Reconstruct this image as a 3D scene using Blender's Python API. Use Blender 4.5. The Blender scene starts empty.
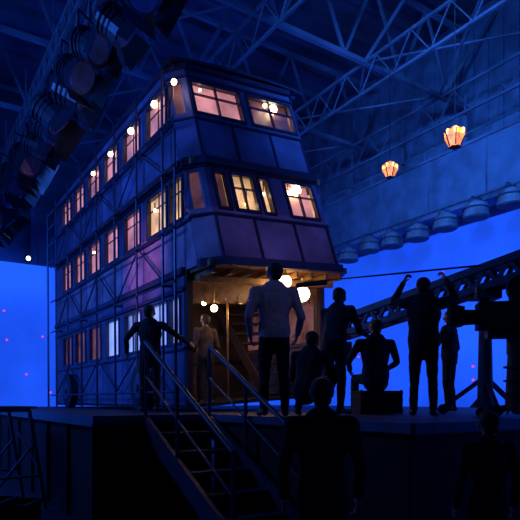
import bpy, math, random
import numpy as np
from mathutils import Vector, Matrix
random.seed(4)
scene = bpy.context.scene
try:
    scene.view_settings.view_transform = 'Standard'
    scene.view_settings.look = 'None'
except Exception as e:
    print(e)
COL = scene.collection

# ---------------------------------------------------------------- materials
def mat(name, col, rough=0.7, metal=0.0, emit=None, es=0.0, noise=0.25, nscale=6.0, bump=0.0, evar=0.0, evscale=1.0):
    m = bpy.data.materials.new(name); m.use_nodes = True
    nt = m.node_tree; b = nt.nodes['Principled BSDF']
    tc = nt.nodes.new('ShaderNodeTexCoord')
    n = nt.nodes.new('ShaderNodeTexNoise'); n.inputs['Scale'].default_value = nscale; n.inputs['Detail'].default_value = 4
    nt.links.new(tc.outputs['Object'], n.inputs['Vector'])
    r = nt.nodes.new('ShaderNodeValToRGB')
    r.color_ramp.elements[0].position = 0.3; r.color_ramp.elements[1].position = 0.7
    r.color_ramp.elements[0].color = [c*(1-noise) for c in col]+[1]
    r.color_ramp.elements[1].color = [min(1, c*(1+noise)) for c in col]+[1]
    nt.links.new(n.outputs['Fac'], r.inputs['Fac'])
    nt.links.new(r.outputs['Color'], b.inputs['Base Color'])
    b.inputs['Roughness'].default_value = rough; b.inputs['Metallic'].default_value = metal
    if bump:
        bp = nt.nodes.new('ShaderNodeBump'); bp.inputs['Strength'].default_value = bump
        nt.links.new(n.outputs['Fac'], bp.inputs['Height']); nt.links.new(bp.outputs['Normal'], b.inputs['Normal'])
    if emit:
        b.inputs['Emission Color'].default_value = list(emit)+[1]
        b.inputs['Emission Strength'].default_value = es
        if evar:
            n2 = nt.nodes.new('ShaderNodeTexNoise'); n2.inputs['Scale'].default_value = evscale; n2.inputs['Detail'].default_value = 3
            nt.links.new(tc.outputs['Object'], n2.inputs['Vector'])
            mr = nt.nodes.new('ShaderNodeMapRange')
            mr.inputs['From Min'].default_value = 0.3; mr.inputs['From Max'].default_value = 0.7
            mr.inputs['To Min'].default_value = es*(1-evar); mr.inputs['To Max'].default_value = es*(1+evar)
            nt.links.new(n2.outputs['Fac'], mr.inputs['Value']); nt.links.new(mr.outputs['Result'], b.inputs['Emission Strength'])
    return m

# ---------------------------------------------------------------- mesh builder
class MB:
    def __init__(s): s.v=[]; s.f=[]; s.m=[]
    def hexa(s, pts, mi=0):
        o=len(s.v); s.v += [tuple(p) for p in pts]
        for q in ((0,3,2,1),(4,5,6,7),(0,1,5,4),(1,2,6,5),(2,3,7,6),(3,0,4,7)):
            s.f.append(tuple(o+i for i in q)); s.m.append(mi)
    def box(s, x0,x1,y0,y1,z0,z1, mi=0):
        s.hexa([(x0,y0,z0),(x1,y0,z0),(x1,y1,z0),(x0,y1,z0),(x0,y0,z1),(x1,y0,z1),(x1,y1,z1),(x0,y1,z1)], mi)
    def beam(s, p0,p1,w,h=None,mi=0,up=(0,0,1)):
        h = h or w; p0=Vector(p0); p1=Vector(p1); d=(p1-p0).normalized(); u=Vector(up)
        if abs(d.dot(u))>0.98: u=Vector((0,1,0))
        a=d.cross(u).normalized()*w/2; b=a.cross(d).normalized()*h/2
        s.hexa([p0-a-b,p0+a-b,p0+a+b,p0-a+b,p1-a-b,p1+a-b,p1+a+b,p1-a+b], mi)
    def cyl(s, p0,p1,r0,r1=None,n=12,mi=0,cap=True):
        r1 = r0 if r1 is None else r1
        p0=Vector(p0); p1=Vector(p1); d=(p1-p0).normalized()
        u=Vector((0,0,1)) if abs(d.z)<0.9 else Vector((1,0,0))
        a=d.cross(u).normalized(); b=a.cross(d)
        o=len(s.v)
        for p,r in ((p0,r0),(p1,r1)):
            for i in range(n):
                t=2*math.pi*i/n; s.v.append(tuple(p+a*r*math.cos(t)+b*r*math.sin(t)))
        for i in range(n):
            j=(i+1)%n; s.f.append((o+i,o+j,o+n+j,o+n+i)); s.m.append(mi)
        if cap:
            s.f.append(tuple(o+i for i in range(n))[::-1]); s.m.append(mi)
            s.f.append(tuple(o+n+i for i in range(n))); s.m.append(mi)
    def ball(s, c, r, mi=0, n=12, k=8, sq=(1,1,1)):
        o=len(s.v); c=Vector(c)
        for i in range(k+1):
            ph=math.pi*i/k
            for j in range(n):
                t=2*math.pi*j/n
                s.v.append((c.x+sq[0]*r*math.sin(ph)*math.cos(t), c.y+sq[1]*r*math.sin(ph)*math.sin(t), c.z+sq[2]*r*math.cos(ph)))
        for i in range(k):
            for j in range(n):
                jj=(j+1)%n; s.f.append((o+i*n+j,o+(i+1)*n+j,o+(i+1)*n+jj,o+i*n+jj)); s.m.append(mi)
    def truss(s, p0,p1,depth,r,n,mi=0,web=None,off=(0,0,-1)):
        p0=Vector(p0);p1=Vector(p1);o=Vector(off)*depth; web=web or r*0.7
        s.beam(p0,p1,r*2,mi=mi); s.beam(p0+o,p1+o,r*2,mi=mi)
        for i in range(n):
            a=p0.lerp(p1,i/n); b=p0.lerp(p1,(i+1)/n); m_=p0.lerp(p1,(i+.5)/n)
            s.beam(a,m_+o,web*2,mi=mi); s.beam(m_+o,b,web*2,mi=mi)
    def build(s, name, mats, parent=None, loc=(0,0,0), rz=0.0, smooth=False, tf=None, bevel=0):
        me=bpy.data.meshes.new(name)
        vs=[tf(v) for v in s.v] if tf else s.v
        me.from_pydata(vs,[],s.f); 
        for m_ in mats: me.materials.append(m_)
        me.polygons.foreach_set('material_index', s.m)
        if smooth: me.polygons.foreach_set('use_smooth',[True]*len(s.f))
        me.update()
        ob=bpy.data.objects.new(name,me); COL.objects.link(ob)
        ob.location=loc; ob.rotation_euler[2]=rz
        if parent: ob.parent=parent
        if bevel:
            bm=ob.modifiers.new('bevel','BEVEL'); bm.width=bevel; bm.segments=2
        return ob

def empty(name, loc=(0,0,0), rz=0):
    e=bpy.data.objects.new(name,None); COL.objects.link(e); e.location=loc; e.rotation_euler[2]=rz; return e

# studio axis frame : x = across the bus, y = along the bus, origin at bus front corner
O=(-1.23,9.2,0.0); RZ=math.radians(33.16)
RM=Matrix.Translation(O)@Matrix.Rotation(RZ,4,'Z')
def S(b,a,z): return RM@Vector((b,a,z))
def stu(mb,name,mats,**k): return mb.build(name,mats,loc=O,rz=RZ,**k)

# ---------------------------------------------------------------- shared mats
M_black=mat('black_paint',(0.008,0.009,0.014),0.6)
M_steel=mat('blue_grey_steel',(0.10,0.16,0.26),0.45,0.5,noise=.3)
M_roofst=mat('roof_steel',(0.14,0.20,0.32),0.6,0.1,noise=.6,nscale=.7)
M_lampb=mat('lamp_housing',(0.02,0.03,0.06),0.35,0.4)
M_pipe=mat('scaffold_pipe',(0.05,0.07,0.13),0.4,0.6)
M_lens=mat('fresnel_lens',(0.10,0.2,0.5),0.1,0.0)
M_rail=mat('rail_paint',(0.05,0.065,0.12),0.5,0.2)
M_crane=mat('crane_paint',(0.04,0.05,0.10),0.5,0.2)

# ---------------------------------------------------------------- shell
fl=MB(); fl.box(-14,11,-14,15.5,-0.2,0)
stu(fl,'floor',[mat('studio_floor',(0.018,0.02,0.03),0.6,noise=.5,nscale=1.2)])
M_wallup=mat('corrugated_wall',(0.12,0.20,0.34),0.7,noise=.3,nscale=2)
M_wallb=mat('painted_brick_wall',(0.10,0.16,0.28),0.8,noise=.4,nscale=.8)
w=MB(); w.box(10.9,11.1,-14,15.5,0,13.5)
for i in range(60):
    y=-13.6+i*.5; w.box(10.84,10.9,y,y+.2,9.3,13)
stu(w,'wall_right',[M_wallup])
w=MB(); w.box(-14,11,15.5,15.7,0,13.5)
for i in range(9): w.box(-13.5+i*2.8,-13.2+i*2.8,15.35,15.5,7,13.3)
w.box(-14,11,15.4,15.5,9.2,9.5); w.box(-14,11,15.4,15.5,11.4,11.6)
stu(w,'wall_back',[M_wallb])
w=MB(); w.box(-14.2,-14,-14,15.5,0,13.5)
for i in range(10): w.box(-14,-13.8,-13+i*2.9,-12.7+i*2.9,0,13.3)
w.box(-14,-13.85,-14,15.5,9.2,9.5)
stu(w,'wall_left',[M_wallb])
c=MB(); c.box(-14.2,11.2,-14,15.7,13.5,13.7)
for i in range(24):
    y=-13+i*1.2; c.box(-14,11,y,y+.12,13.3,13.5)
stu(c,'ceiling',[mat('roof_sheet',(0.08,0.12,0.22),0.8,noise=.5,nscale=.5)])

M_screen_glow=mat('blue_screen_glow',(0.01,0.05,0.5),0.9,emit=(0.013,0.10,0.95),es=0.85,evar=.4,evscale=.22)  # mottled glow painted into the screen, standing for lamplight falling on it
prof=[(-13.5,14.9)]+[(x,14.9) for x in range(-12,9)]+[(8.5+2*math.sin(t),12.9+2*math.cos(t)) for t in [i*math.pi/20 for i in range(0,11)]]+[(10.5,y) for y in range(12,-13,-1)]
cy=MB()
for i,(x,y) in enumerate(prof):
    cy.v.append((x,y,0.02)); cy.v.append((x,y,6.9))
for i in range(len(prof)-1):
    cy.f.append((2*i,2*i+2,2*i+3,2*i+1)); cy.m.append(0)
stu(cy,'blue_screen_cyclorama',[M_screen_glow],smooth=True)
tm=MB()
for (b,z) in [(-.5,5.0),(-.4,3.9),(.9,4.1),(1.2,1.9),(.3,2.6),(1.7,4.3),(-2,4),(-3,3)]:
    tm.cyl((b,14.82,z),(b,14.79,z),.04,n=8)
for (a,z) in [(0.5,5.4),(3.2,5.6),(1.6,3.1),(2.1,2.6),(2.1,2.2),(5.2,4.2),(-1,4),(1,4.3),(7,3.2),(9,5)]:
    tm.cyl((10.42,a,z),(10.39,a,z),.035,n=8)
stu(tm,'tracking_markers',[mat('red_led',(0.5,0.02,0.05),.5,emit=(.9,.05,.3),es=1.2)])

g=MB()
g.box(9.72,10.35,-13,14.3,7.16,7.26)
g.box(9.66,9.72,-13,14.3,7.26,8.85,1)
for i in range(14): g.box(9.63,9.66,-12.9+i*2,-12.86+i*2,7.26,8.85,0)
g.box(9.6,9.78,-13,14.3,8.85,8.93)
g.beam((9.68,-13,7.2),(9.68,14.3,7.2),.1,.16)
g.cyl((9.68,-13,9.2),(9.68,14.3,9.2),.03,n=6)
for i in range(24): g.cyl((9.68,-12.8+i*1.15,8.9),(9.68,-12.8+i*1.15,9.2),.02,n=6)
for i in range(12): g.beam((9.8,-12.5+i*2.4,7.26),(9.8,-12.5+i*2.4,10.4),.06)
stu(g,'gantry_walkway',[M_roofst,M_wallup])

t=MB()
for i,y in enumerate([-9,-5,-1.2,2.6,6.4,10.2,13.6]):
    t.truss((-14,y,12.9),(11,y,12.9),2.3,.06,12,web=.035)
for x in [-11,-7.5,-4,-.5,3,6.5,9.6]:
    t.truss((x,-13,10.6),(x,15,10.6),.8,.032,24,web=.014)
for i in range(6):
    y=[-9,-5,-1.2,2.6,6.4,10.2][i]
    for x in (-7.5,-.5,6.5):
        t.beam((x,y,10.6),(x+3,y+3.8,10.6),.045); t.beam((x+3,y,10.6),(x,y+3.8,10.6),.045)
for (x,y) in [(6.5,2.6),(6.5,-1.2),(3,6.4),(9.6,2.6)]:
    t.beam((x,y,10.6),(x+1.2,y-1,13),.09)
stu(t,'roof_trusses',[M_roofst])

# ---------------------------------------------------------------- studio lamps
def lamp_mesh(mb, c, size=.5, tilt=0.6, dirx=0.5):
    c=Vector(c); s=size
    d=Vector((math.sin(dirx)*math.cos(tilt), -math.cos(dirx)*math.cos(tilt), -math.sin(tilt))).normalized()
    sd=d.cross(Vector((0,0,1))).normalized(); up=sd.cross(d)
    mb.cyl(c-d*s*.45,c+d*s*.3,s*.42,s*.5,n=14,mi=0)
    mb.cyl(c-d*s*.62,c-d*s*.45,s*.2,s*.38,n=14,mi=0)
    mb.cyl(c+d*s*.3,c+d*s*.34,s*.44,n=14,mi=1)
    for k in range(3):
        q=c-d*s*(.35-.15*k); mb.cyl(q,q+d*s*.03,s*.5,n=14,mi=0)
    for sgn,ax,ot in ((1,sd,up),(-1,sd,up),(1,up,sd),(-1,up,sd)):
        b0=c+d*s*.34+ax*sgn*s*.5; b1=b0+d*s*.45+ax*sgn*s*.22
        o=ot*s*.42
        mb.hexa([b0-o,b0+o,b0+o+ax*.01,b0-o+ax*.01,b1-o*1.2,b1+o*1.2,b1+o*1.2+ax*.01,b1-o*1.2+ax*.01],0)
    y0=c+sd*s*.56; y1=c-sd*s*.56; top=Vector((0,0,s*.75))
    mb.beam(y0,y0+top,.03,mi=0); mb.beam(y1,y1+top,.03,mi=0); mb.beam(y0+top,y1+top,.03,mi=0)
    mb.cyl(c+top,c+top+Vector((0,0,s*.6)),.025,n=6,mi=0)

def rig(name,x,z,y0,y1,step,size,seed):
    random.seed(seed)
    mb=MB(); y=y0
    while y<y1:
        lamp_mesh(mb,(x+random.uniform(-.12,.12),y,z+random.uniform(-.12,.12)),size*random.uniform(.85,1.15),random.uniform(.3,.9),random.uniform(.2,1.2))
        y+=step*random.uniform(.85,1.15)
    top=z+size*1.3
    mb.truss((x-.2,y0-1.5,top+.35),(x-.2,y1,top+.35),.4,.03,int((y1-y0)/.5),mi=2)
    mb.truss((x+.25,y0-1.5,top+.35),(x+.25,y1,top+.35),.4,.03,int((y1-y0)/.5),mi=2)
    yy=y0
    while yy<y1:
        mb.beam((x-.2,yy,top+.35),(x-.2,yy,10),.03,mi=2); mb.beam((x-.25,yy,top),(x+.25,yy,top),.04,mi=2); yy+=3
    stu(mb,name,[M_lampb,M_lens,M_steel])
rig('lighting_rig',-1.0,7.95,-2.2,14,0.95,.68,1)
rig('lighting_rig.001',-3.3,9.2,1,14.2,1.5,.5,2)

sb=MB()
for i in range(16):
    y=-5.0+i*1.02; z=6.74+random.uniform(-.1,.1); x=9.2
    sb.cyl((x,y,z-.24),(x,y,z+.1),.35,.31,n=18,mi=0)
    sb.cyl((x,y,z-.27),(x,y,z-.24),.31,.33,n=18,mi=1)
    sb.cyl((x,y,z+.1),(x,y,z+.2),.2,.12,n=14,mi=0)
    sb.cyl((x,y,z-.03),(x,y,z+.0),.375,n=18,mi=1)
    sb.beam((x-.37,y,z-.05),(x-.2,y,z+.3),.025,mi=2); sb.beam((x+.37,y,z-.05),(x+.2,y,z+.3),.025,mi=2); sb.beam((x-.2,y,z+.3),(x+.2,y,z+.3),.025,mi=2)
sb.cyl((9.2,-6,7.1),(9.2,11,7.1),.035,n=8,mi=2)
for i in range(16): sb.cyl((9.2,-5+i*1.02,6.9),(9.2,-5+i*1.02,7.1),.02,n=6,mi=2)
M_sbx=mat('drum_light_skin',(0.15,0.20,0.28),.6,noise=.6,nscale=2)
stu(sb,'drum_light_row',[M_sbx,mat('drum_light_cloth',(.08,.1,.16),.8),M_steel])

# ---------------------------------------------------------------- platform + stairs
M_deckp=mat('platform_ply',(0.035,0.04,0.06),.6,noise=.4)
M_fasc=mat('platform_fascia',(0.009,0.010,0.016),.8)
M_edge=mat('platform_edge',(0.09,0.13,0.24),.5)
p=MB()
p.box(-2.0,9.2,-1.7,9.5,1.3,1.4,0); p.box(-.42,9.2,-5.2,-1.7,1.3,1.4,0)
p.box(-2.03,-2.0,-1.7,9.5,1.28,1.41,2); p.box(-2.03,-.42,-1.73,-1.7,1.32,1.41,2)
p.box(-.45,-.42,-5.2,-1.73,1.32,1.41,2); p.box(-.42,9.2,-5.23,-5.2,1.32,1.41,2)
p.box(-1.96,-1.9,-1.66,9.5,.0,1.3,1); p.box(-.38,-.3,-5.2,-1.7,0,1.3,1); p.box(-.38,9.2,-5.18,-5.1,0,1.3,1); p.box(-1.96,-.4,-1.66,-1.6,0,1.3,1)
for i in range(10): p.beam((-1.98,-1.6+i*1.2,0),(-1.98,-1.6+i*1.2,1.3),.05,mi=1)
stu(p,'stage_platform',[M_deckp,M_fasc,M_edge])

st=MB()
n=7; run=.36; x0,x1=-1.35,-.52
for i in range(1,n):
    z=1.4-i*.2; y=-1.75-i*run
    st.box(x0,x1,y,y+run+.02,z-.04,z,0)
    st.box(x0,x1,y-.01,y+.015,z-.045,z+.004,1)
for x in (x0-.03,x1+.03):
    st.beam((x,-1.77,1.28),(x,-1.75-n*run,-.0+.05),.05,.24,mi=1)
    for (yy,zz) in ((-1.76,1.4),(-1.75-2.6*run,1.4-2.6*.2),(-1.75-6*run,.2)):
        st.cyl((x,yy,zz-.15 if yy<-1.77 else .0),(x,yy,zz+.92),.024,n=8,mi=1)
    st.cyl((x,-1.76,2.32),(x,-1.75-6*run,1.12),.028,n=8,mi=1)
    st.cyl((x,-1.76,1.9),(x,-1.75-6*run,.7),.013,n=8,mi=1)
stu(st,'stair_with_handrails',[M_deckp,M_rail])

# ---------------------------------------------------------------- the bus
M_body=mat('bus_blue_grey_paint',(0.10,0.10,0.23),.45,.0,noise=.6,nscale=1.4)
M_panel=mat('bus_lower_panel',(0.30,0.20,0.32),.5,noise=.5,nscale=1.6)
M_trim=mat('bus_trim',(0.035,0.035,0.08),.4,.3)
M_paneP=mat('window_glow_pink',(.3,.15,.15),.8,emit=(.85,.33,.38),es=.58,evar=.6,evscale=1.6)  # all window panes glow by themselves, in place of a lit interior behind
M_paneY=mat('window_glow_amber',(.4,.25,.1),.8,emit=(1,.58,.28),es=.62,evar=.85,evscale=2)
M_paneB=mat('frosted_glow_blue',(.3,.35,.5),.5,emit=(.26,.38,.95),es=1.0,evar=.7,evscale=.9)  # blue-white glow put into the pane itself
M_paneD=mat('window_dim_mauve',(.12,.07,.1),.4,emit=(.55,.2,.22),es=.16,evar=.9,evscale=2.0)
M_wood=mat('bus_interior_wood',(.28,.14,.06),.5,noise=.4,nscale=8)
M_bulb=mat('lamp_globe',(1,.8,.5),.3,emit=(1,.72,.36),es=14)
M_brass=mat('brass',(.6,.4,.12),.3,.9)
LEN=8.6; WID=2.88; ZT=7.35
def yf(z): return -.85+(z-3.72)*.36 if z>3.72 else -.85
def tf(v):
    x,y,z=v; k=1-.018*max(0,z-3.72); return (x*k-.008*(z-1.4), y, z+.074*x)
bus=empty('triple_decker_bus',O,RZ)
def bp_(mb,name,mats,**k):
    o=mb.build(name,mats,tf=tf,**k); o.parent=bus; o.location=(0,0,0); return o
wcent=[1.1,2.35,3.6,4.85,6.1,7.35]; ww=.88
rows=[(2.55,3.32,1.5,3.72),(4.6,5.3,3.72,5.5),(6.36,7.0,5.5,ZT)]
for xi,(xo,sgn) in enumerate(((0,1),(WID,-1))):
    mb=MB(); tr=MB(); pn=MB()
    for r,(w0,w1,z0,z1) in enumerate(rows):
        def fy(z): 
            return (yf(z)+.3) if r>0 else -.05
        xa,xb=(xo,xo+sgn*.06); xa,xb=min(xa,xb),max(xa,xb)
        def band(za,zb,m_):
            mb.hexa([(xa,fy(za),za),(xb,fy(za),za),(xb,LEN,za),(xa,LEN,za),(xa,fy(zb),zb),(xb,fy(zb),zb),(xb,LEN,zb),(xa,LEN,zb)],m_)
        band(z0,w0,1 if r==1 else 0); band(w1,z1,0)
        wins=[(fy((w0+w1)/2)+.14, .52)] if r>0 else [(.15,.58)]
        wins+=[(c_-ww/2,c_+ww/2) for c_ in wcent]
        start=fy((w0+w1)/2)
        for (a0,a1) in wins:
            mb.box(xa,xb,start,a0,w0,w1,0); start=a1
            xi0,xi1=(xa-.025,xb) if sgn>0 else (xa,xb+.025)
            tr.box(xi0,xi1,a0-.03,a0+.02,w0-.03,w1+.03); tr.box(xi0,xi1,a1-.02,a1+.03,w0-.03,w1+.03)
            tr.box(xi0,xi1,a0,a1,w0-.035,w0+.015); tr.box(xi0,xi1,a0,a1,w1-.015,w1+.035)
            am=(a0+a1)/2
            tr.box(xa+.03,xb-.01,am-.012,am+.012,w0,w1)
            if r!=0: tr.box(xa+.03,xb-.01,a0,a1,w0+(w1-w0)*.68,w0+(w1-w0)*.68+.02)
            px=xo+sgn*.085
            mi = {0:2,1:0,2:0}[r]
            if r==1 and a0<1: mi=1
            if r==2 and random.random()<.3: mi=3
            if r==0 and (a0>4 or sgn<0): mi=3
            pn.box(px-.01,px+.01,a0-.03,a1+.03,w0-.03,w1+.03,mi)
        mb.box(xa,xb,start,LEN,w0,w1,0)
        xo0,xo1=(xa-.05,xb) if sgn>0 else (xa,xb+.05)
        for zz in (w0-.1,w1+.1):
            tr.box(xo0,xo1,fy(zz),LEN,zz-.02,zz+.02)
        tr.hexa([(xo0-.02*sgn,fy(z1),z1-.05),(xo1,fy(z1),z1-.05),(xo1,LEN,z1-.05),(xo0-.02*sgn,LEN,z1-.05),(xo0-.02*sgn,fy(z1),z1+.05),(xo1,fy(z1),z1+.05),(xo1,LEN,z1+.05),(xo0-.02*sgn,LEN,z1+.05)])
    side='left' if sgn>0 else 'right'
    bp_(mb,'body_side_'+side,[M_body,M_panel]); bp_(tr,'side_trim_'+side,[M_trim]); bp_(pn,'window_glow_panes_'+side,[M_paneP,M_paneY,M_paneB,M_paneD])
mb=MB()
mb.box(0,WID,LEN-.06,LEN,1.5,ZT,0)
mb.box(.0,WID,-.05,LEN,1.46,1.52,2)
for z in (3.72,5.5):
    y0=yf(z)+.05; mb.box(.05,WID-.05,y0,LEN,z-.06,z+.04,1)
bp_(mb,'decks',[M_body,M_wood,M_black])
rf=MB()
for i in range(8):
    a0=math.pi*i/8; a1=math.pi*(i+1)/8
    xA=WID/2-(WID/2+.06)*math.cos(a0); xB=WID/2-(WID/2+.06)*math.cos(a1); zA=ZT+.03+.10*math.sin(a0); zB=ZT+.03+.10*math.sin(a1)
    yy=yf(ZT)-.06
    rf.hexa([(xA,yy,zA-.02),(xB,yy,zB-.02),(xB,LEN+.05,zB-.02),(xA,LEN+.05,zA-.02),(xA,yy,zA+.03),(xB,yy,zB+.03),(xB,LEN+.05,zB+.03),(xA,LEN+.05,zA+.03)],0)
rf.box(.05,WID-.05,yf(ZT),LEN,ZT-.04,ZT+.0,0)
for i in range(6): rf.box(.8,1.8,1+i*1.2,1.5+i*1.2,ZT+.08,ZT+.24,0)
bp_(rf,'roof',[M_trim])
CH=.25
def fr(mb,xa,xb,za,zb,d0,d1,mi=0):
    mb.hexa([(xa,yf(za)+d0,za),(xb,yf(za)+d0,za),(xb,yf(za)+d1,za),(xa,yf(za)+d1,za),(xa,yf(zb)+d0,zb),(xb,yf(zb)+d0,zb),(xb,yf(zb)+d1,zb),(xa,yf(zb)+d1,zb)],mi)
def chf(mb,xa,ya,xb,yb,za,zb,mi=0,t_=.06):
    mb.hexa([(xa,yf(za)+ya,za),(xb,yf(za)+yb,za),(xb,yf(za)+yb+t_,za),(xa,yf(za)+ya+t_,za),(xa,yf(zb)+ya,zb),(xb,yf(zb)+yb,zb),(xb,yf(zb)+yb+t_,zb),(xa,yf(zb)+ya+t_,zb)],mi)
f=MB(); ft=MB(); fp=MB()
frows=[(4.66,5.32,3.72,5.5,[(.40,.62),(.74,1.18),(1.30,1.5),(1.86,2.48)]),(6.44,7.06,5.5,ZT,[(.32,1.34),(1.52,2.54)])]
for r,(w0,w1,z0,z1,wins) in enumerate(frows):
    fr(f,CH,WID-CH,z0,w0,0,.06,1 if r==0 else 0); fr(f,CH,WID-CH,w1,z1,0,.06,0)
    st_=CH
    for k,(a0,a1) in enumerate(wins):
        fr(f,st_,a0,w0,w1,0,.06,0); st_=a1
        for q0,q1 in ((a0-.03,a0+.02),(a1-.02,a1+.03)): fr(ft,q0,q1,w0-.03,w1+.03,-.03,.05)
        for q0,q1 in ((w0-.03,w0+.02),(w1-.02,w1+.03)): fr(ft,a0-.03,a1+.03,q0,q1,-.03,.05)
        if a1-a0>.3:
            am=(a0+a1)/2; fr(ft,am-.015,am+.015,w0,w1,-.01,.04)
            fr(ft,a0,a1,w0+(w1-w0)*.6,w0+(w1-w0)*.6+.025,-.01,.04)
        mi={0:[2,1,1,0],1:[0,2]}[r][k]
        fr(fp,a0-.05,a1+.05,w0-.05,w1+.05,.17,.19,mi)
    fr(f,st_,WID-CH,w0,w1,0,.06,0)
    for (xa,ya,xb,yb) in ((0,.3,CH,0),(WID-CH,0,WID,.3)):
        chf(f,xa,ya,xb,yb,z0,w0,1 if r==0 else 0); chf(f,xa,ya,xb,yb,w1,z1,0)
        m0=.22
        def L(t): return (xa+(xb-xa)*t, ya+(yb-ya)*t)
        for t0,t1 in ((0,m0),(1-m0,1)):
            (p0x,p0y),(p1x,p1y)=L(t0),L(t1); chf(f,p0x,p0y,p1x,p1y,w0,w1,0)
        chf(fp,xa,ya+.1,xb,yb+.1,w0,w1,2,.02)
    for zz,dd,th in ((z0,.10,.07),(z1,.08,.05),(w0-.12,.04,.02),(w1+.09,.04,.02)):
        fr(ft,CH,WID-CH,zz-th,zz+th,-dd,.02)
        chf(ft,-.03,.3-dd,CH,-dd,zz-th,zz+th,0,dd+.02); chf(ft,WID-CH,-dd,WID+.03,.3-dd,zz-th,zz+th,0,dd+.02)
for x in (.28,1.02,1.84,2.58):
    fr(ft,x-.02,x+.02,3.8,4.5,-.03,.0); fr(ft,x-.02,x+.02,5.6,6.3,-.03,.0)
bp_(f,'body_front',[M_body,M_panel]); bp_(ft,'front_trim',[M_trim]); bp_(fp,'front_window_glow_panes',[M_paneP,M_paneY,M_paneD])
sc=MB()
ys=[-.0,.5,1.72,2.97,4.22,5.47,6.72,8.0]
for i,y in enumerate(ys):
    sc.cyl((-.16,y,1.4),(-.16,y,7.3 if y>0.2 else 6.0),.024,n=8)
for z in (1.75,3.55,4.42,5.42,6.2):
    sc.cyl((-.2,-.05,z),(-.2,8.4,z),.02,n=8)
for i in range(1,len(ys)-1):
    a,b=ys[i],ys[i+1]
    for (z0,z1) in ((1.8,2.5),(3.6,4.45),(5.45,6.25)):
        if i%2: sc.cyl((-.13,a,z0),(-.13,b,z1),.018,n=6)
        else: sc.cyl((-.13,a,z1),(-.13,b,z0),.018,n=6)
for y in ys[1::2]:
    for z in (3.55,5.42): sc.beam((-.2,y,z),(.02,y,z),.04)
for z in (5.6,6.1,6.6,7.0): sc.cyl((-.2,8.0,z),(-.2,8.8,z),.022,n=6)
for y in (8.8,): sc.cyl((-.2,y,1.4),(-.2,y,7.1),.03,n=6)
bp_(sc,'outer_scaffold_frame',[M_pipe])
ls=MB()
for (x,y) in ((.05,-.05),(WID-.05,-.05)):
    ls.beam((x,y,1.5),(x,y,3.72),.11,mi=1)
for x in np.linspace(.15,WID-.15,9): ls.beam((x,-.75,3.6),(x,2.5,3.6),.05,.09,mi=0)
for y in (-.4,.3,.9,1.8): ls.beam((.06,y,3.52),(WID-.06,y,3.52),.07,.1,mi=0)
ls.box(.06,WID-.06,2.5,2.56,1.5,3.65,1)
for x in (.3,.95,1.6,2.25): ls.box(x-.03,x+.03,2.44,2.5,1.5,3.6,1)
for z in (2.3,2.9,3.4): ls.box(.1,WID-.1,2.4,2.5,z-.02,z+.02,1)
for k in range(5): ls.box(.4+.42*k,.66+.42*k,2.34,2.48,2.92,3.12+.05*(k%3),1)
for k in range(9):
    ls.box(1.9,2.7,.5+k*.2,.74+k*.2,1.7+k*.22,1.75+k*.22,1)
ls.beam((1.88,.5,1.6),(1.88,2.4,3.6),.04,.2,mi=1)
for y in (1.3,):
    for x in (.15,):
        ls.box(x,x+.7,y,y+.5,1.85,1.95,2); ls.box(x,x+.7,y+.45,y+.53,1.95,2.5,2)
        for dx in (.05,.63): ls.beam((x+dx,y+.06,1.5),(x+dx,y+.06,1.85),.04,mi=1); ls.beam((x+dx,y+.46,1.5),(x+dx,y+.46,1.85),.04,mi=1)
ls.box(.1,WID-.1,-.02,.02,3.3,3.62,0)
for k in range(12): ls.cyl((.2+k*.225,-.03,3.3),(.2+k*.225,.03,3.3),.1,n=12,mi=0)
ls.cyl((1.1,.5,1.5),(1.1,.5,3.6),.02,mi=3,n=8)
bp_(ls,'lower_saloon_interior',[M_wood,mat('dark_wood',(.035,.02,.025),.5),mat('seat_velvet',(.12,.03,.08),.8),M_brass])
lp=MB()
def globe(x,y,z,r=.06,hang=.12):
    lp.ball((x,y,z),r,0); lp.cyl((x,y,z+r*.8),(x,y,z+r*1.3),r*.6,r*.35,n=10,mi=1); lp.cyl((x,y,z+r*1.2),(x,y,z+r+hang),.012,n=6,mi=1)
for y,rr in ((.3,.05),(1.15,.062),(2.35,.062),(3.6,.055),(4.85,.05)): globe(-.02,y,6.95,rr,.1)
globe(2.2,yf(7)+.08,6.96,.085,.08); globe(2.0,yf(6.9)+.1,6.99,.04,.06); globe(.55,yf(6.9)+.1,6.98,.025,.06)
globe(2.16,yf(5.2)+.06,5.22,.10,.08); globe(2.0,yf(5.2)+.08,5.16,.05,.1); globe(1.4,yf(5)+.08,5.05,.03,.2); globe(1.05,yf(5)+.09,4.85,.03,.2)
globe(.0,1.2,5.05,.03,.1); globe(.0,4.9,5.1,.03,.1)
globe(1.5,-.75,3.47,.11,.12); globe(1.86,-.75,3.27,.13,.3); globe(1.3,-.6,3.45,.05,.2)
globe(.5,-.1,3.1,.06,.4); globe(.44,.15,3.22,.04,.3)
bp_(lp,'bus_lamps',[M_bulb,M_brass],smooth=True)
wh=MB()
for x in (.02,WID-.02):
    for y in (1.6,6.8):
        s_=-1 if x<1 else 1
        wh.cyl((x+s_*.02,y,1.85),(x+s_*.2,y,1.85),.44,n=28,mi=0); wh.cyl((x+s_*.2,y,1.85),(x+s_*.23,y,1.85),.26,.2,n=20,mi=1); wh.cyl((x+s_*.22,y,1.85),(x+s_*.27,y,1.85),.07,n=12,mi=1)
bp_(wh,'wheels',[M_black,M_rail])

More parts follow.
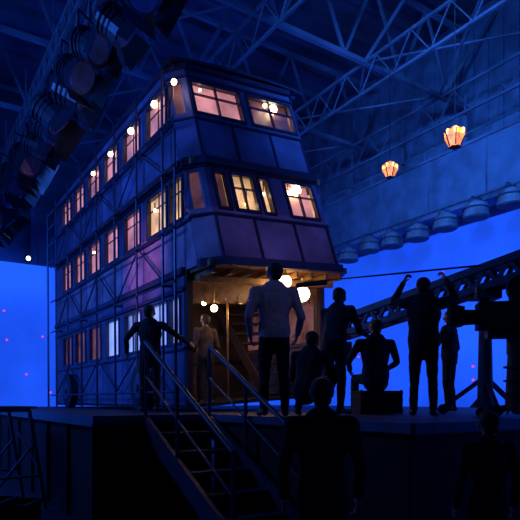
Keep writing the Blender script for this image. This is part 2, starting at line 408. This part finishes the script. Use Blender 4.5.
# ---------------------------------------------------------------- hanging lanterns
M_flame=mat('lantern_glass',(1,.4,.1),.3,emit=(1,.22,.02),es=1.4,evar=.8,evscale=9)
M_flamec=mat('lantern_bulb',(1,.6,.2),.3,emit=(1,.42,.08),es=3.2)
def lantern(name,X,Y,Z,s,rot):
    mb=MB()
    for i in range(6):
        t0=2*math.pi*i/6
        x,y=math.cos(t0),math.sin(t0)
        mb.beam((x*s*.75,y*s*.75,s*.45),(x*s*.4,y*s*.4,-s*.5),.018,mi=1)
        mb.beam((x*s*.75,y*s*.75,s*.45),(0,0,s*.9),.014,mi=1)
        t1=2*math.pi*(i+1)/6; x1,y1=math.cos(t1),math.sin(t1)
        k=.96
        mb.hexa([(x*s*.4*k,y*s*.4*k,-s*.48),(x1*s*.4*k,y1*s*.4*k,-s*.48),(x1*s*.37,y1*s*.37,-s*.48),(x*s*.37,y*s*.37,-s*.48),
                 (x*s*.75*k,y*s*.75*k,s*.2+s*.22*(i%2)),(x1*s*.75*k,y1*s*.75*k,s*.2+s*.22*(i%2)),(x1*s*.69,y1*s*.69,s*.2+s*.22*(i%2)),(x*s*.69,y*s*.69,s*.2+s*.22*(i%2))],0)
        mb.ball((x*s*.55,y*s*.55,s*.42),s*.16,2,n=8,k=6,sq=(1,1,1.5))
    mb.ball((0,0,s*.15),s*.36,2,n=10,k=8,sq=(1,1,1.3))
    mb.cyl((0,0,s*.46),(0,0,s*.9),s*.72,s*.12,n=6,mi=0)
    mb.cyl((0,0,-s*.62),(0,0,-s*.5),s*.15,s*.42,n=6,mi=1)
    mb.cyl((0,0,s*.9),(0,0,10.0-Z),.008,n=6,mi=1)
    mb.build(name,[M_flame,M_black,M_flamec],loc=(X,Y,Z),rz=rot)
lantern('hanging_lantern',3.48,10,6.25,.27,.3)
lantern('hanging_lantern.001',3.02,13,6.90,.26,.8)

# ---------------------------------------------------------------- people
def rc(p0,p1,r0,r1,ax=(1,0,0),flat=1.0,n=14):
    p0=Vector(p0);p1=Vector(p1);d=p1-p0
    d = d.normalized() if d.length>1e-6 else Vector((0,0,1))
    u=Vector(ax); u=u-d*u.dot(d)
    if u.length<1e-3: u=Vector((0,1,0))-d*d.y
    u.normalize(); v=d.cross(u)
    vs=[];fs=[]; rings=[]
    for k in range(1,6):
        t=-math.pi/2+k*math.pi/10; rings.append((p0+d*r0*math.sin(t),r0*math.cos(t)))
    for k in range(0,5):
        t=k*math.pi/10; rings.append((p1+d*r1*math.sin(t),r1*math.cos(t)))
    for c_,r in rings:
        for i in range(n):
            a=2*math.pi*i/n; vs.append(c_+u*r*math.cos(a)+v*r*flat*math.sin(a))
    s_=len(vs); vs.append(p0-d*r0); vs.append(p1+d*r1)
    for k in range(len(rings)-1):
        for i in range(n):
            j=(i+1)%n; fs.append((k*n+i,k*n+j,(k+1)*n+j,(k+1)*n+i))
    for i in range(n):
        j=(i+1)%n; fs.append((s_,j,i)); fs.append((s_+1,(len(rings)-1)*n+i,(len(rings)-1)*n+j))
    return vs,fs,(p0,p1,r0,r1,u,v,flat,d)

def fuse(parts, voxel, smooth=3, disp=0.0, seed=0):
    vs=[];fs=[]
    for (v,f_,_),tag in parts:
        o=len(vs); vs+=[tuple(x) for x in v]; fs+=[tuple(o+i for i in q) for q in f_]
    me=bpy.data.meshes.new('tmp'); me.from_pydata(vs,[],fs); me.update()
    ob=bpy.data.objects.new('tmp',me); COL.objects.link(ob)
    m=ob.modifiers.new('r','REMESH'); m.mode='VOXEL'; m.voxel_size=voxel
    s_=ob.modifiers.new('s','SMOOTH'); s_.factor=.5; s_.iterations=smooth
    if disp:
        tx=bpy.data.textures.new('folds','CLOUDS'); tx.noise_scale=.11
        d_=ob.modifiers.new('d','DISPLACE'); d_.texture=tx; d_.strength=disp; d_.mid_level=.5
    dg=bpy.context.evaluated_depsgraph_get(); ev=ob.evaluated_get(dg); m2=ev.to_mesh()
    V=np.empty(len(m2.vertices)*3); m2.vertices.foreach_get('co',V); V=V.reshape(-1,3)
    F=[tuple(p_.vertices) for p_ in m2.polygons]
    ev.to_mesh_clear(); bpy.data.objects.remove(ob); bpy.data.meshes.remove(me)
    C=np.array([V[list(q)].mean(axis=0) for q in F])
    best=np.full(len(F),1e9); tg=np.zeros(len(F),int)
    for (_,_,(p0,p1,r0,r1,u,v,flat,d)),tag in parts:
        L_=max((Vector(p1)-Vector(p0)).length,1e-6); q=C-np.array(p0)
        t=np.clip(q@np.array(d)/L_,0,1); al=q@np.array(d)-t*L_
        dist=np.sqrt((q@np.array(u))**2+(q@np.array(v)/flat)**2+al**2)-(r0+(r1-r0)*t)
        k=dist<best; best[k]=dist[k]; tg[k]=tag
    return V,F,tg

M_skin=mat('skin',(.34,.19,.14),.5); M_hairD=mat('dark_hair',(.02,.015,.012),.7,bump=.4,nscale=60)
M_eye=mat('eye',(.3,.3,.3),.2); M_shoe=mat('shoe_leather',(.012,.011,.012),.4)
def cloth(name,col): return mat(name,col,.9,bump=.15,nscale=40)
C_dark=cloth('dark_jacket',(.009,.010,.020)); C_trs=cloth('dark_trousers',(.008,.009,.015)); C_white=cloth('pale_shirt',(.36,.32,.44)); C_brown=cloth('brown_coat',(.05,.03,.03)); C_navy=cloth('navy_fleece',(.009,.012,.026)); C_grey=cloth('grey_tshirt',(.014,.016,.026))

def person(name,X,Y,Z0,heading=0,H=1.75,top=None,bot=None,lean=0,drop=0,head_yaw=0,head_pitch=0,J=None,curl=.45,wide=1.0,cap=False):
    top=top or C_dark; bot=bot or C_trs
    j=dict(shL=(-.185*wide,0,1.42),shR=(.185*wide,0,1.42),elL=(-.25*wide,-.03,1.13),elR=(.25*wide,-.03,1.13),wrL=(-.27,.06,.89),wrR=(.27,.06,.89),
           hiL=(-.09,0,.92),hiR=(.09,0,.92),knL=(-.11,.02,.50),knR=(.11,.02,.50),anL=(-.12,-.02,.09),anR=(.12,-.02,.09))
    if J: j.update(J)
    Rl=Matrix.Rotation(-lean,3,'X'); piv=Vector((0,0,.95))
    def up(p_): return Rl@(Vector(p_)-piv)+piv+Vector((0,0,-drop))
    P={}
    for k,v in j.items():
        v=Vector(v)
        if k[:2] in('sh','el','wr'): P[k]=up(v)
        elif k[:2]=='hi': P[k]=v+Vector((0,0,-drop))
        else: P[k]=v
    parts=[]
    A=lambda p0,p1,r0,r1,tag,flat=1.0,ax=(1,0,0): parts.append((rc(p0,p1,r0,r1,ax,flat),tag))
    A(up((0,0,.90)),up((0,0,.98)),.155*wide,.15*wide,1,.72)
    A(up((0,0,.96)),up((0,.005,1.12)),.162*wide,.145*wide,0,.74)
    A(up((0,.005,1.12)),up((0,.01,1.30)),.145*wide,.172*wide,0,.68)
    A(up((0,.01,1.30)),up((0,-.005,1.40)),.172*wide,.135*wide,0,.64)
    A(up((-.15*wide,-.005,1.425)),up((.15*wide,-.005,1.425)),.062,.062,0,.9,(0,1,0))
    A(up((0,-.01,1.44)),up((0,-.005,1.485)),.085,.066,0,.9)
    A(up((0,-.01,1.47)),up((0,.005,1.56)),.056,.053,2)
    for s_ in 'LR':
        A(P['sh'+s_],P['el'+s_],.063,.049,0); A(P['el'+s_],P['el'+s_].lerp(P['wr'+s_],.93),.048,.037,0)
        A(P['el'+s_].lerp(P['wr'+s_],.85),P['wr'+s_],.028,.025,2)
        A(P['hi'+s_],P['kn'+s_],.092,.066,1); A(P['kn'+s_],P['an'+s_]+Vector((0,0,.02)),.064,.052,1)
        A(P['kn'+s_].lerp(P['an'+s_],.35)+Vector((0,-.012,0)),P['kn'+s_].lerp(P['an'+s_],.6),.062,.052,1)
        an=P['an'+s_]; sx=-.03 if s_=='L' else .03
        A(an+Vector((0,-.03,-.04)),an+Vector((sx,.17,-.052)),.045,.036,4,.9); A(an+Vector((0,-.01,-.03)),an+Vector((0,0,.0)),.047,.045,4)
    allV=[];allF=[];allT=[]
    def add(V,F,T):
        o=sum(len(q) for q in allV); allV.append(V); allF.extend([tuple(o+i for i in q) for q in F]); allT.extend(list(T))
    add(*fuse(parts,.014,3,.022))
    hp=[]
    HM=Matrix.Translation(up((0,.005,1.55)))@Rl.to_4x4()@Matrix.Rotation(head_yaw,4,'Z')@Matrix.Rotation(-head_pitch,4,'X')
    def B(p0,p1,r0,r1,tag,flat=1.0,ax=(1,0,0)): hp.append((rc(p0,p1,r0,r1,ax,flat,16),tag))
    B((0,-.02,.10),(0,.015,.105),.083,.078,2,.93)
    B((0,.03,.045),(0,.045,.02),.055,.036,2,.9)
    B((0,.02,.07),(0,.04,.08),.066,.055,2)
    B((0,.088,.10),(0,.108,.066),.009,.015,2); B((-.012,.098,.062),(.012,.098,.062),.010,.010,2)
    B((-.032,.08,.112),(.032,.08,.112),.012,.012,2)
    B((-.02,.083,.035),(.02,.083,.035),.008,.008,2); B((-.016,.082,.027),(.016,.082,.027),.008,.008,2)
    for s_ in (-1,1):
        B((s_*.082,-.005,.10),(s_*.078,.0,.065),.017,.011,2,.6,(0,1,0)); B((s_*.045,.05,.065),(s_*.04,.055,.06),.03,.026,2)
    B((0,-.005,-.03),(0,-.005,.05),.052,.053,2)
    B((0,-.038,.115),(0,.0,.13),.088,.080,3,.95); B((0,-.05,.07),(0,-.05,.10),.070,.078,3); B((-.02,-.055,.04),(.02,-.055,.04),.045,.045,3)
    if cap:
        B((0,-.02,.15),(0,.03,.148),.085,.07,3,.9); B((0,.09,.135),(0,.14,.125),.045,.04,3,.2)
    V,F,T=fuse(hp,.0065,2)
    V=np.array([HM@Vector(v) for v in V]); add(V,F,T)
    for s_ in (-1,1):
        v,f_,_=rc((s_*.032,.079,.094),(s_*.032,.080,.094),.0115,.0115,(1,0,0),1,10)
        add(np.array([HM@x for x in v]),f_,[5]*len(f_))
    for s_ in 'LR':
        sg=-1 if s_=='L' else 1
        wv=P['wr'+s_]; D=(wv-P['el'+s_]).normalized()
        N=Vector((-sg,0.15,0)); N=(N-D*N.dot(D)); 
        if N.length<.2: N=Vector((0,0,-1))-D*(-D.z)
        N.normalize(); Sd=D.cross(N).normalized()
        if Sd.dot(Vector((0,1,.3)))<0: Sd=-Sd
        h=[]
        def Hh(p0,p1,r0,r1,flat=1.0): h.append((rc(p0,p1,r0,r1,Sd,flat,10),2))
        Hh(wv-D*.01,wv+D*.03,.026,.036,.6); Hh(wv+D*.03,wv+D*.078,.040,.040,.38)
        for k,(o_,ln,rr) in enumerate(((.031,.070,.0092),(.0105,.079,.0096),(-.0105,.073,.0092),(-.031,.057,.0082))):
            q=wv+D*(.082-.004*abs(k-1))+Sd*o_; ang=curl*.5
            for sN,fr_ in enumerate((.45,.30,.25)):
                dd=(D*math.cos(ang)+N*math.sin(ang)+Sd*o_*1.5).normalized(); q2=q+dd*ln*fr_*1.1
                Hh(q-dd*.006 if sN==0 else q,q2,rr*(1-.08*sN),rr*(.93-.08*sN)); q=q2; ang+=curl
        q=wv+D*.022+Sd*.026; dd=(D*.6+Sd*.75+N*.25).normalized(); q2=q+dd*.04; Hh(q,q2,.0135,.0115)
        dd=(D*.88+Sd*.3+N*.35).normalized(); q3=q2+dd*.032; Hh(q2,q3,.011,.0095); Hh(q3,q3+dd*.02,.0095,.008)
        add(*fuse(h,.0042,1))
    V=np.vstack(allV)*(H/1.75)
    me=bpy.data.meshes.new(name); me.from_pydata(V.tolist(),[],allF)
    for m_ in (top,bot,M_skin,M_hairD,M_shoe,M_eye): me.materials.append(m_)
    me.polygons.foreach_set('material_index',[int(t_) for t_ in allT]); me.polygons.foreach_set('use_smooth',[True]*len(allF)); me.update()
    ob=bpy.data.objects.new(name,me); COL.objects.link(ob); ob.location=(X,Y,Z0); ob.rotation_euler[2]=heading
    return ob

person('crew_man_by_bus',-1.76,8.95,1.4,heading=-.1,H=1.72,wide=1.14,head_yaw=-.3,J=dict(elL=(-.40,.02,1.20),wrL=(-.44,.16,.98),elR=(.42,.05,1.26),wrR=(.60,.22,1.14)))
person('man_in_pale_shirt',.17,6.7,1.4,heading=.12,H=1.84,top=C_white,wide=1.18,head_yaw=.3,J=dict(elL=(-.30,-.05,1.13),elR=(.31,-.04,1.13),wrL=(-.26,.12,.93),wrR=(.29,.14,.95)))
person('crew_woman_in_doorway',-.98,10.05,1.52,heading=.6,H=1.62,top=C_brown,J=dict(wrL=(-.12,.25,1.05),wrR=(.12,.26,1.08)))
person('crew_man_leaning',1.0,7.6,1.4,heading=-.7,H=1.76,top=C_navy,lean=.2,head_pitch=.15,wide=1.15,J=dict(elR=(.26,.2,1.18),wrR=(.22,.44,1.2),elL=(-.25,.18,1.16),wrL=(-.18,.42,1.22),knL=(-.12,.08,.5),anL=(-.14,-.02,.09)))
person('seated_crew_man',1.66,8.05,1.4,heading=.15,H=1.80,top=C_dark,drop=.43,wide=1.25,J=dict(elL=(-.36,.1,1.16),wrL=(-.26,.34,1.05),elR=(.36,.1,1.16),wrR=(.26,.34,1.05),knL=(-.16,.42,.50),knR=(.16,.42,.50),anL=(-.17,.40,.09),anR=(.17,.40,.09)))
person('crouching_crew_man',.60,7.2,1.4,heading=-.4,H=1.75,top=C_dark,drop=.6,lean=.35,wide=1.15,J=dict(elL=(-.3,.25,1.2),wrL=(-.2,.42,1.1),elR=(.3,.25,1.2),wrR=(.2,.42,1.1),knL=(-.17,.36,.46),knR=(.17,.36,.46),anL=(-.15,.10,.09),anR=(.15,.10,.09)))
person('boom_operator',1.97,6.75,1.4,heading=-.35,H=1.68,top=C_grey,wide=1.25,curl=.9,J=dict(elL=(-.37,.10,1.50),wrL=(-.26,.17,1.74),elR=(.37,.10,1.50),wrR=(.26,.17,1.74)))
person('crew_man_far',3.25,9.6,1.4,heading=.9,H=1.73,top=C_dark,wide=1.15,J=dict(elL=(-.28,.1,1.16),wrL=(-.2,.32,1.2)))
person('crew_man_foreground',.44,4.0,0,heading=0,H=1.76,top=C_dark,wide=1.1)
person('crew_man_watching',1.75,4.3,0,heading=.1,H=1.52,top=C_dark,wide=1.1)

# ---------------------------------------------------------------- equipment
eq=MB()
eq.box(-.3,.3,-.22,.22,.01,.33,0)
for z in (.05,.2,.3): eq.box(-.31,.31,-.23,.23,z-.012,z+.012,1)
for x in (-.29,.29):
    for y in (-.21,.21): eq.beam((x,y,.005),(x,y,.34),.03,mi=1)
eq.box(-.08,.08,-.25,-.23,.24,.29,1)
eq.build('equipment_case',[M_black,M_fasc],loc=(1.66,8.0,1.4),rz=.15)

bpz=MB()
zP=3.17
bpz.cyl((2.62,6.66,zP+.03),(1.35,7.12,zP),.013,.011,n=8); bpz.cyl((1.35,7.12,zP),(.85,7.30,zP-.01),.010,.008,n=8)
bpz.cyl((.87,7.3,zP-.03),(.50,7.42,zP-.05),.035,.030,n=12); bpz.ball((.50,7.42,zP-.05),.030)
bpz.build('boom_microphone',[M_black])

cr=MB()
A_=Vector((1.22,8.75,2.72)); B_=Vector((4.1,5.9,3.50)); 
for off in (Vector((0,0,0)),Vector((.16,.18,0))):
    cr.truss(A_+off+Vector((0,0,.13)),B_+off+Vector((0,0,.13)),.25,.045,14,web=.024)
for i in range(15):
    q=A_.lerp(B_,i/14)+Vector((0,0,.13)); cr.beam(q,q+Vector((.16,.18,0)),.03); cr.beam(q-Vector((0,0,.25)),q+Vector((.16,.18,-.25)),.03)
q=A_.lerp(B_,.56)+Vector((.08,.09,0))
cr.cyl((q.x,q.y,1.55),(q.x,q.y,q.z-.15),.10,.07,n=12); cr.box(q.x-.16,q.x+.16,q.y-.14,q.y+.14,q.z-.26,q.z-.12)
for k in range(3):
    t_=k*2.09+.4; e=Vector((q.x+.55*math.cos(t_),q.y+.55*math.sin(t_),1.50)); cr.beam((q.x,q.y,1.9),e,.05); cr.cyl((e.x,e.y-.02,1.475),(e.x,e.y+.02,1.475),.07,n=12)
cr.cyl((q.x,q.y,1.5),(q.x,q.y,1.62),.2,.1,n=12)
cr.cyl(A_+Vector((.06,.06,0)),A_+Vector((.06,.06,-.28)),.03,n=8)
cr.box(A_.x-.12,A_.x+.2,A_.y-.1,A_.y+.18,A_.z-.45,A_.z-.22); cr.cyl(A_+Vector((-.12,.03,-.34)),A_+Vector((-.30,-.02,-.34)),.06,.075,n=12)
cr.box(B_.x-.15,B_.x+.3,B_.y-.2,B_.y+.2,B_.z-.25,B_.z+.25)
cr.build('camera_crane',[M_crane])

fc=MB()
fc.box(-.34,.30,-.13,.13,.98,1.27,0)
fc.cyl((.12,-.05,1.42),(.12,.05,1.42),.15,n=20); fc.cyl((.36,-.05,1.42),(.36,.05,1.42),.15,n=20); fc.box(.10,.36,-.05,.05,1.26,1.57)
fc.cyl((-.30,0,1.12),(-.50,0,1.12),.08,.09,n=16); fc.cyl((-.5,0,1.12),(-.505,0,1.12),.07,n=16,mi=1)
fc.hexa([(-.48,-.10,1.03),(-.48,.10,1.03),(-.48,.10,1.23),(-.48,-.10,1.23),(-.64,-.13,1.0),(-.64,.13,1.0),(-.64,.13,1.26),(-.64,-.13,1.26)],0)
fc.cyl((.1,-.14,1.2),(.34,-.14,1.24),.03,.04,n=10); fc.box(-.24,.2,-.1,.1,.88,.98)
fc.cyl((.1,0,.70),(.1,0,.9),.13,n=14); fc.cyl((.1,.05,.95),(.6,.15,.78),.014,n=8)
fc.cyl((.1,0,.10),(.1,0,.72),.15,.12,n=16)
for z in (.25,.4,.55): fc.cyl((.1,0,z),(.1,0,z+.02),.165,n=16)
for k in range(3):
    t_=k*2.094+.5; e=(.1+.42*math.cos(t_),.42*math.sin(t_),.055); fc.beam((.1,0,.14),e,.09,.07); fc.cyl((e[0],e[1]-.03,.062),(e[0],e[1]+.03,.062),.055,n=12)
o=fc.build('film_camera_on_pedestal',[M_black,M_lens],loc=(2.74,6.15,1.4),rz=-.2)
fg=MB()
fg.box(-.02,.5,-.012,.012,.45,1.62,0)
for (a,b) in (((-.02,0,.45),(-.02,0,1.62)),((.5,0,.45),(.5,0,1.62)),((-.02,0,1.62),(.5,0,1.62)),((-.02,0,.45),(.5,0,.45))): fg.cyl(a,b,.018,n=8)
fg.cyl((.24,.03,.1),(.24,.03,1.7),.018,n=8); fg.cyl((.24,.03,1.6),(.24,-.02,1.6),.05,n=10)
for k in range(3):
    t_=k*2.09+.2; fg.cyl((.24,.03,.45),(.24+.4*math.cos(t_),.03+.4*math.sin(t_),.012),.012,n=6)
fg.build('light_flag_on_stand',[M_black],loc=(3.08,6.85,1.4),rz=-.3)

tb=MB()
for x in (-.35,.35):
    for y in (-.5,.5):
        tb.beam((x*1.25,y,0),(x*.6,y,1.45),.045)
    tb.beam((x*.6,-.5,1.45),(x*.6,.5,1.45),.045); tb.beam((x,-.5,.6),(x,.5,1.1),.03)
for y in (-.5,.5): tb.beam((-.4,y,.5),(.4,y,.5),.035); tb.beam((-.21,y,1.45),(.21,y,1.45),.045); tb.beam((-.43,y,.1),(.3,y,1.0),.03)
tb.box(-.3,.3,-.55,.55,1.475,1.51)
tb.build('scaffold_trestle',[M_steel],loc=(-3.8,8.3,0),rz=.7)
bx=MB()
for i,(x,y,wx,h) in enumerate([(-3.3,6.0,.5,.5),(-3.3,6.7,.5,.35)]):
    bx.box(x,x+wx,y,y+.45,0.01,h); bx.box(x-.02,x+wx+.02,y-.02,y+.47,h-.06,h,1)
    bx.box(x+wx*.3,x+wx*.7,y-.03,y,h*.5,h*.6,1)
bx.build('flight_cases',[M_fasc,M_rail])
wl=MB(); wl.cyl((0,0,0),(0,-.12,-.02),.1,.14,n=16,mi=0); wl.cyl((0,-.12,-.02),(0,-.13,-.022),.08,n=16,mi=1); wl.beam((0,0,.1),(0,0,2.6),.03,mi=0); wl.beam((-.14,-.05,0),(-.14,-.05,.14),.02); wl.beam((.14,-.05,0),(.14,-.05,.14),.02); wl.beam((-.14,-.05,.14),(.14,-.05,.14),.02)
wl.build('work_light',[M_lampb,mat('work_light_lens',(1,1,1),.3,emit=(.8,1,.85),es=6)],loc=(-8.3,20.2,6.7))

# ---------------------------------------------------------------- lights
def area(name,loc,tgt,size,e,col,spread=None):
    l=bpy.data.lights.new(name,'AREA'); l.size=size; l.energy=e; l.color=col
    if spread: l.spread=spread
    o=bpy.data.objects.new(name,l); COL.objects.link(o); o.location=loc
    o.rotation_euler=(Vector(tgt)-Vector(loc)).to_track_quat('-Z','Y').to_euler(); return o
def spot(name,loc,tgt,e,col,ang=40,blend=.6,r=.15):
    l=bpy.data.lights.new(name,'SPOT'); l.energy=e; l.color=col; l.spot_size=math.radians(ang); l.spot_blend=blend; l.shadow_soft_size=r
    o=bpy.data.objects.new(name,l); COL.objects.link(o); o.location=loc
    o.rotation_euler=(Vector(tgt)-Vector(loc)).to_track_quat('-Z','Y').to_euler(); return o
def point(name,loc,e,col,r=.08):
    l=bpy.data.lights.new(name,'POINT'); l.energy=e; l.color=col; l.shadow_soft_size=r
    o=bpy.data.objects.new(name,l); COL.objects.link(o); o.location=loc; return o
area('roof_fill_light',(-8,6,6.0),(-6,17,12.5),3,430,(.03,.20,1))  # unseen blue fills, added to brighten the roof and trusses
area('roof_fill_light.001',(5,6,7.4),(4,15,13),3,75,(.03,.18,1))
area('roof_fill_light.002',(0,3,8),(2,12,13),3,36,(.03,.16,1))
area('gantry_fill_light',(0.5,5,8.5),tuple(S(9.6,2,7.8)),1.5,260,(.05,.26,1),spread=math.radians(70))  # unseen fill added to brighten the gantry fascia and right wall
area('blue_side_light',(-8,8,6),(-2.5,12,4),1.6,180,(.07,.22,1))
spot('pink_side_light',(-6.0,5.2,6.0),(-2.3,10.5,4.1),950,(1,.28,.48),19,.8)
spot('lilac_front_light',(4.5,3.0,7.5),(.1,9.6,4.4),210,(.58,.36,.85),22,.9)
spot('front_blue_light',(5.5,3.0,6.0),(.3,9.8,5.2),110,(.10,.25,1),34,.9)
spot('white_blue_side_light',(-5.5,6.5,3.5),(-2,10.6,2.7),260,(.3,.5,1),20)
spot('shirt_light',(2.2,3.0,5.0),(.2,6.7,2.8),34,(.5,.52,1),14)
spot('crane_light',(5.5,1.5,6.0),(2.8,7,3.1),30,(.12,.32,1),34)
for b,a,z,e in ((1.3,.3,3.1,13),(.5,.9,3.1,8),(1.65,-.7,3.1,5)):
    point('saloon_light',S(b,a,z+.1),e,(1,.56,.26))

world=bpy.data.worlds.new('studio_dark'); scene.world=world; world.use_nodes=True
bg=world.node_tree.nodes['Background']; bg.inputs[0].default_value=(.01,.04,.22,1); bg.inputs[1].default_value=.15

# ---------------------------------------------------------------- camera
cd=bpy.data.cameras.new('camera'); cam=bpy.data.objects.new('camera',cd); COL.objects.link(cam)
cam.location=(0,0,1.6); cam.rotation_euler=(math.pi/2,0,0)
cd.sensor_width=36; cd.lens=560/520*36; cd.shift_y=140/520
scene.camera=cam
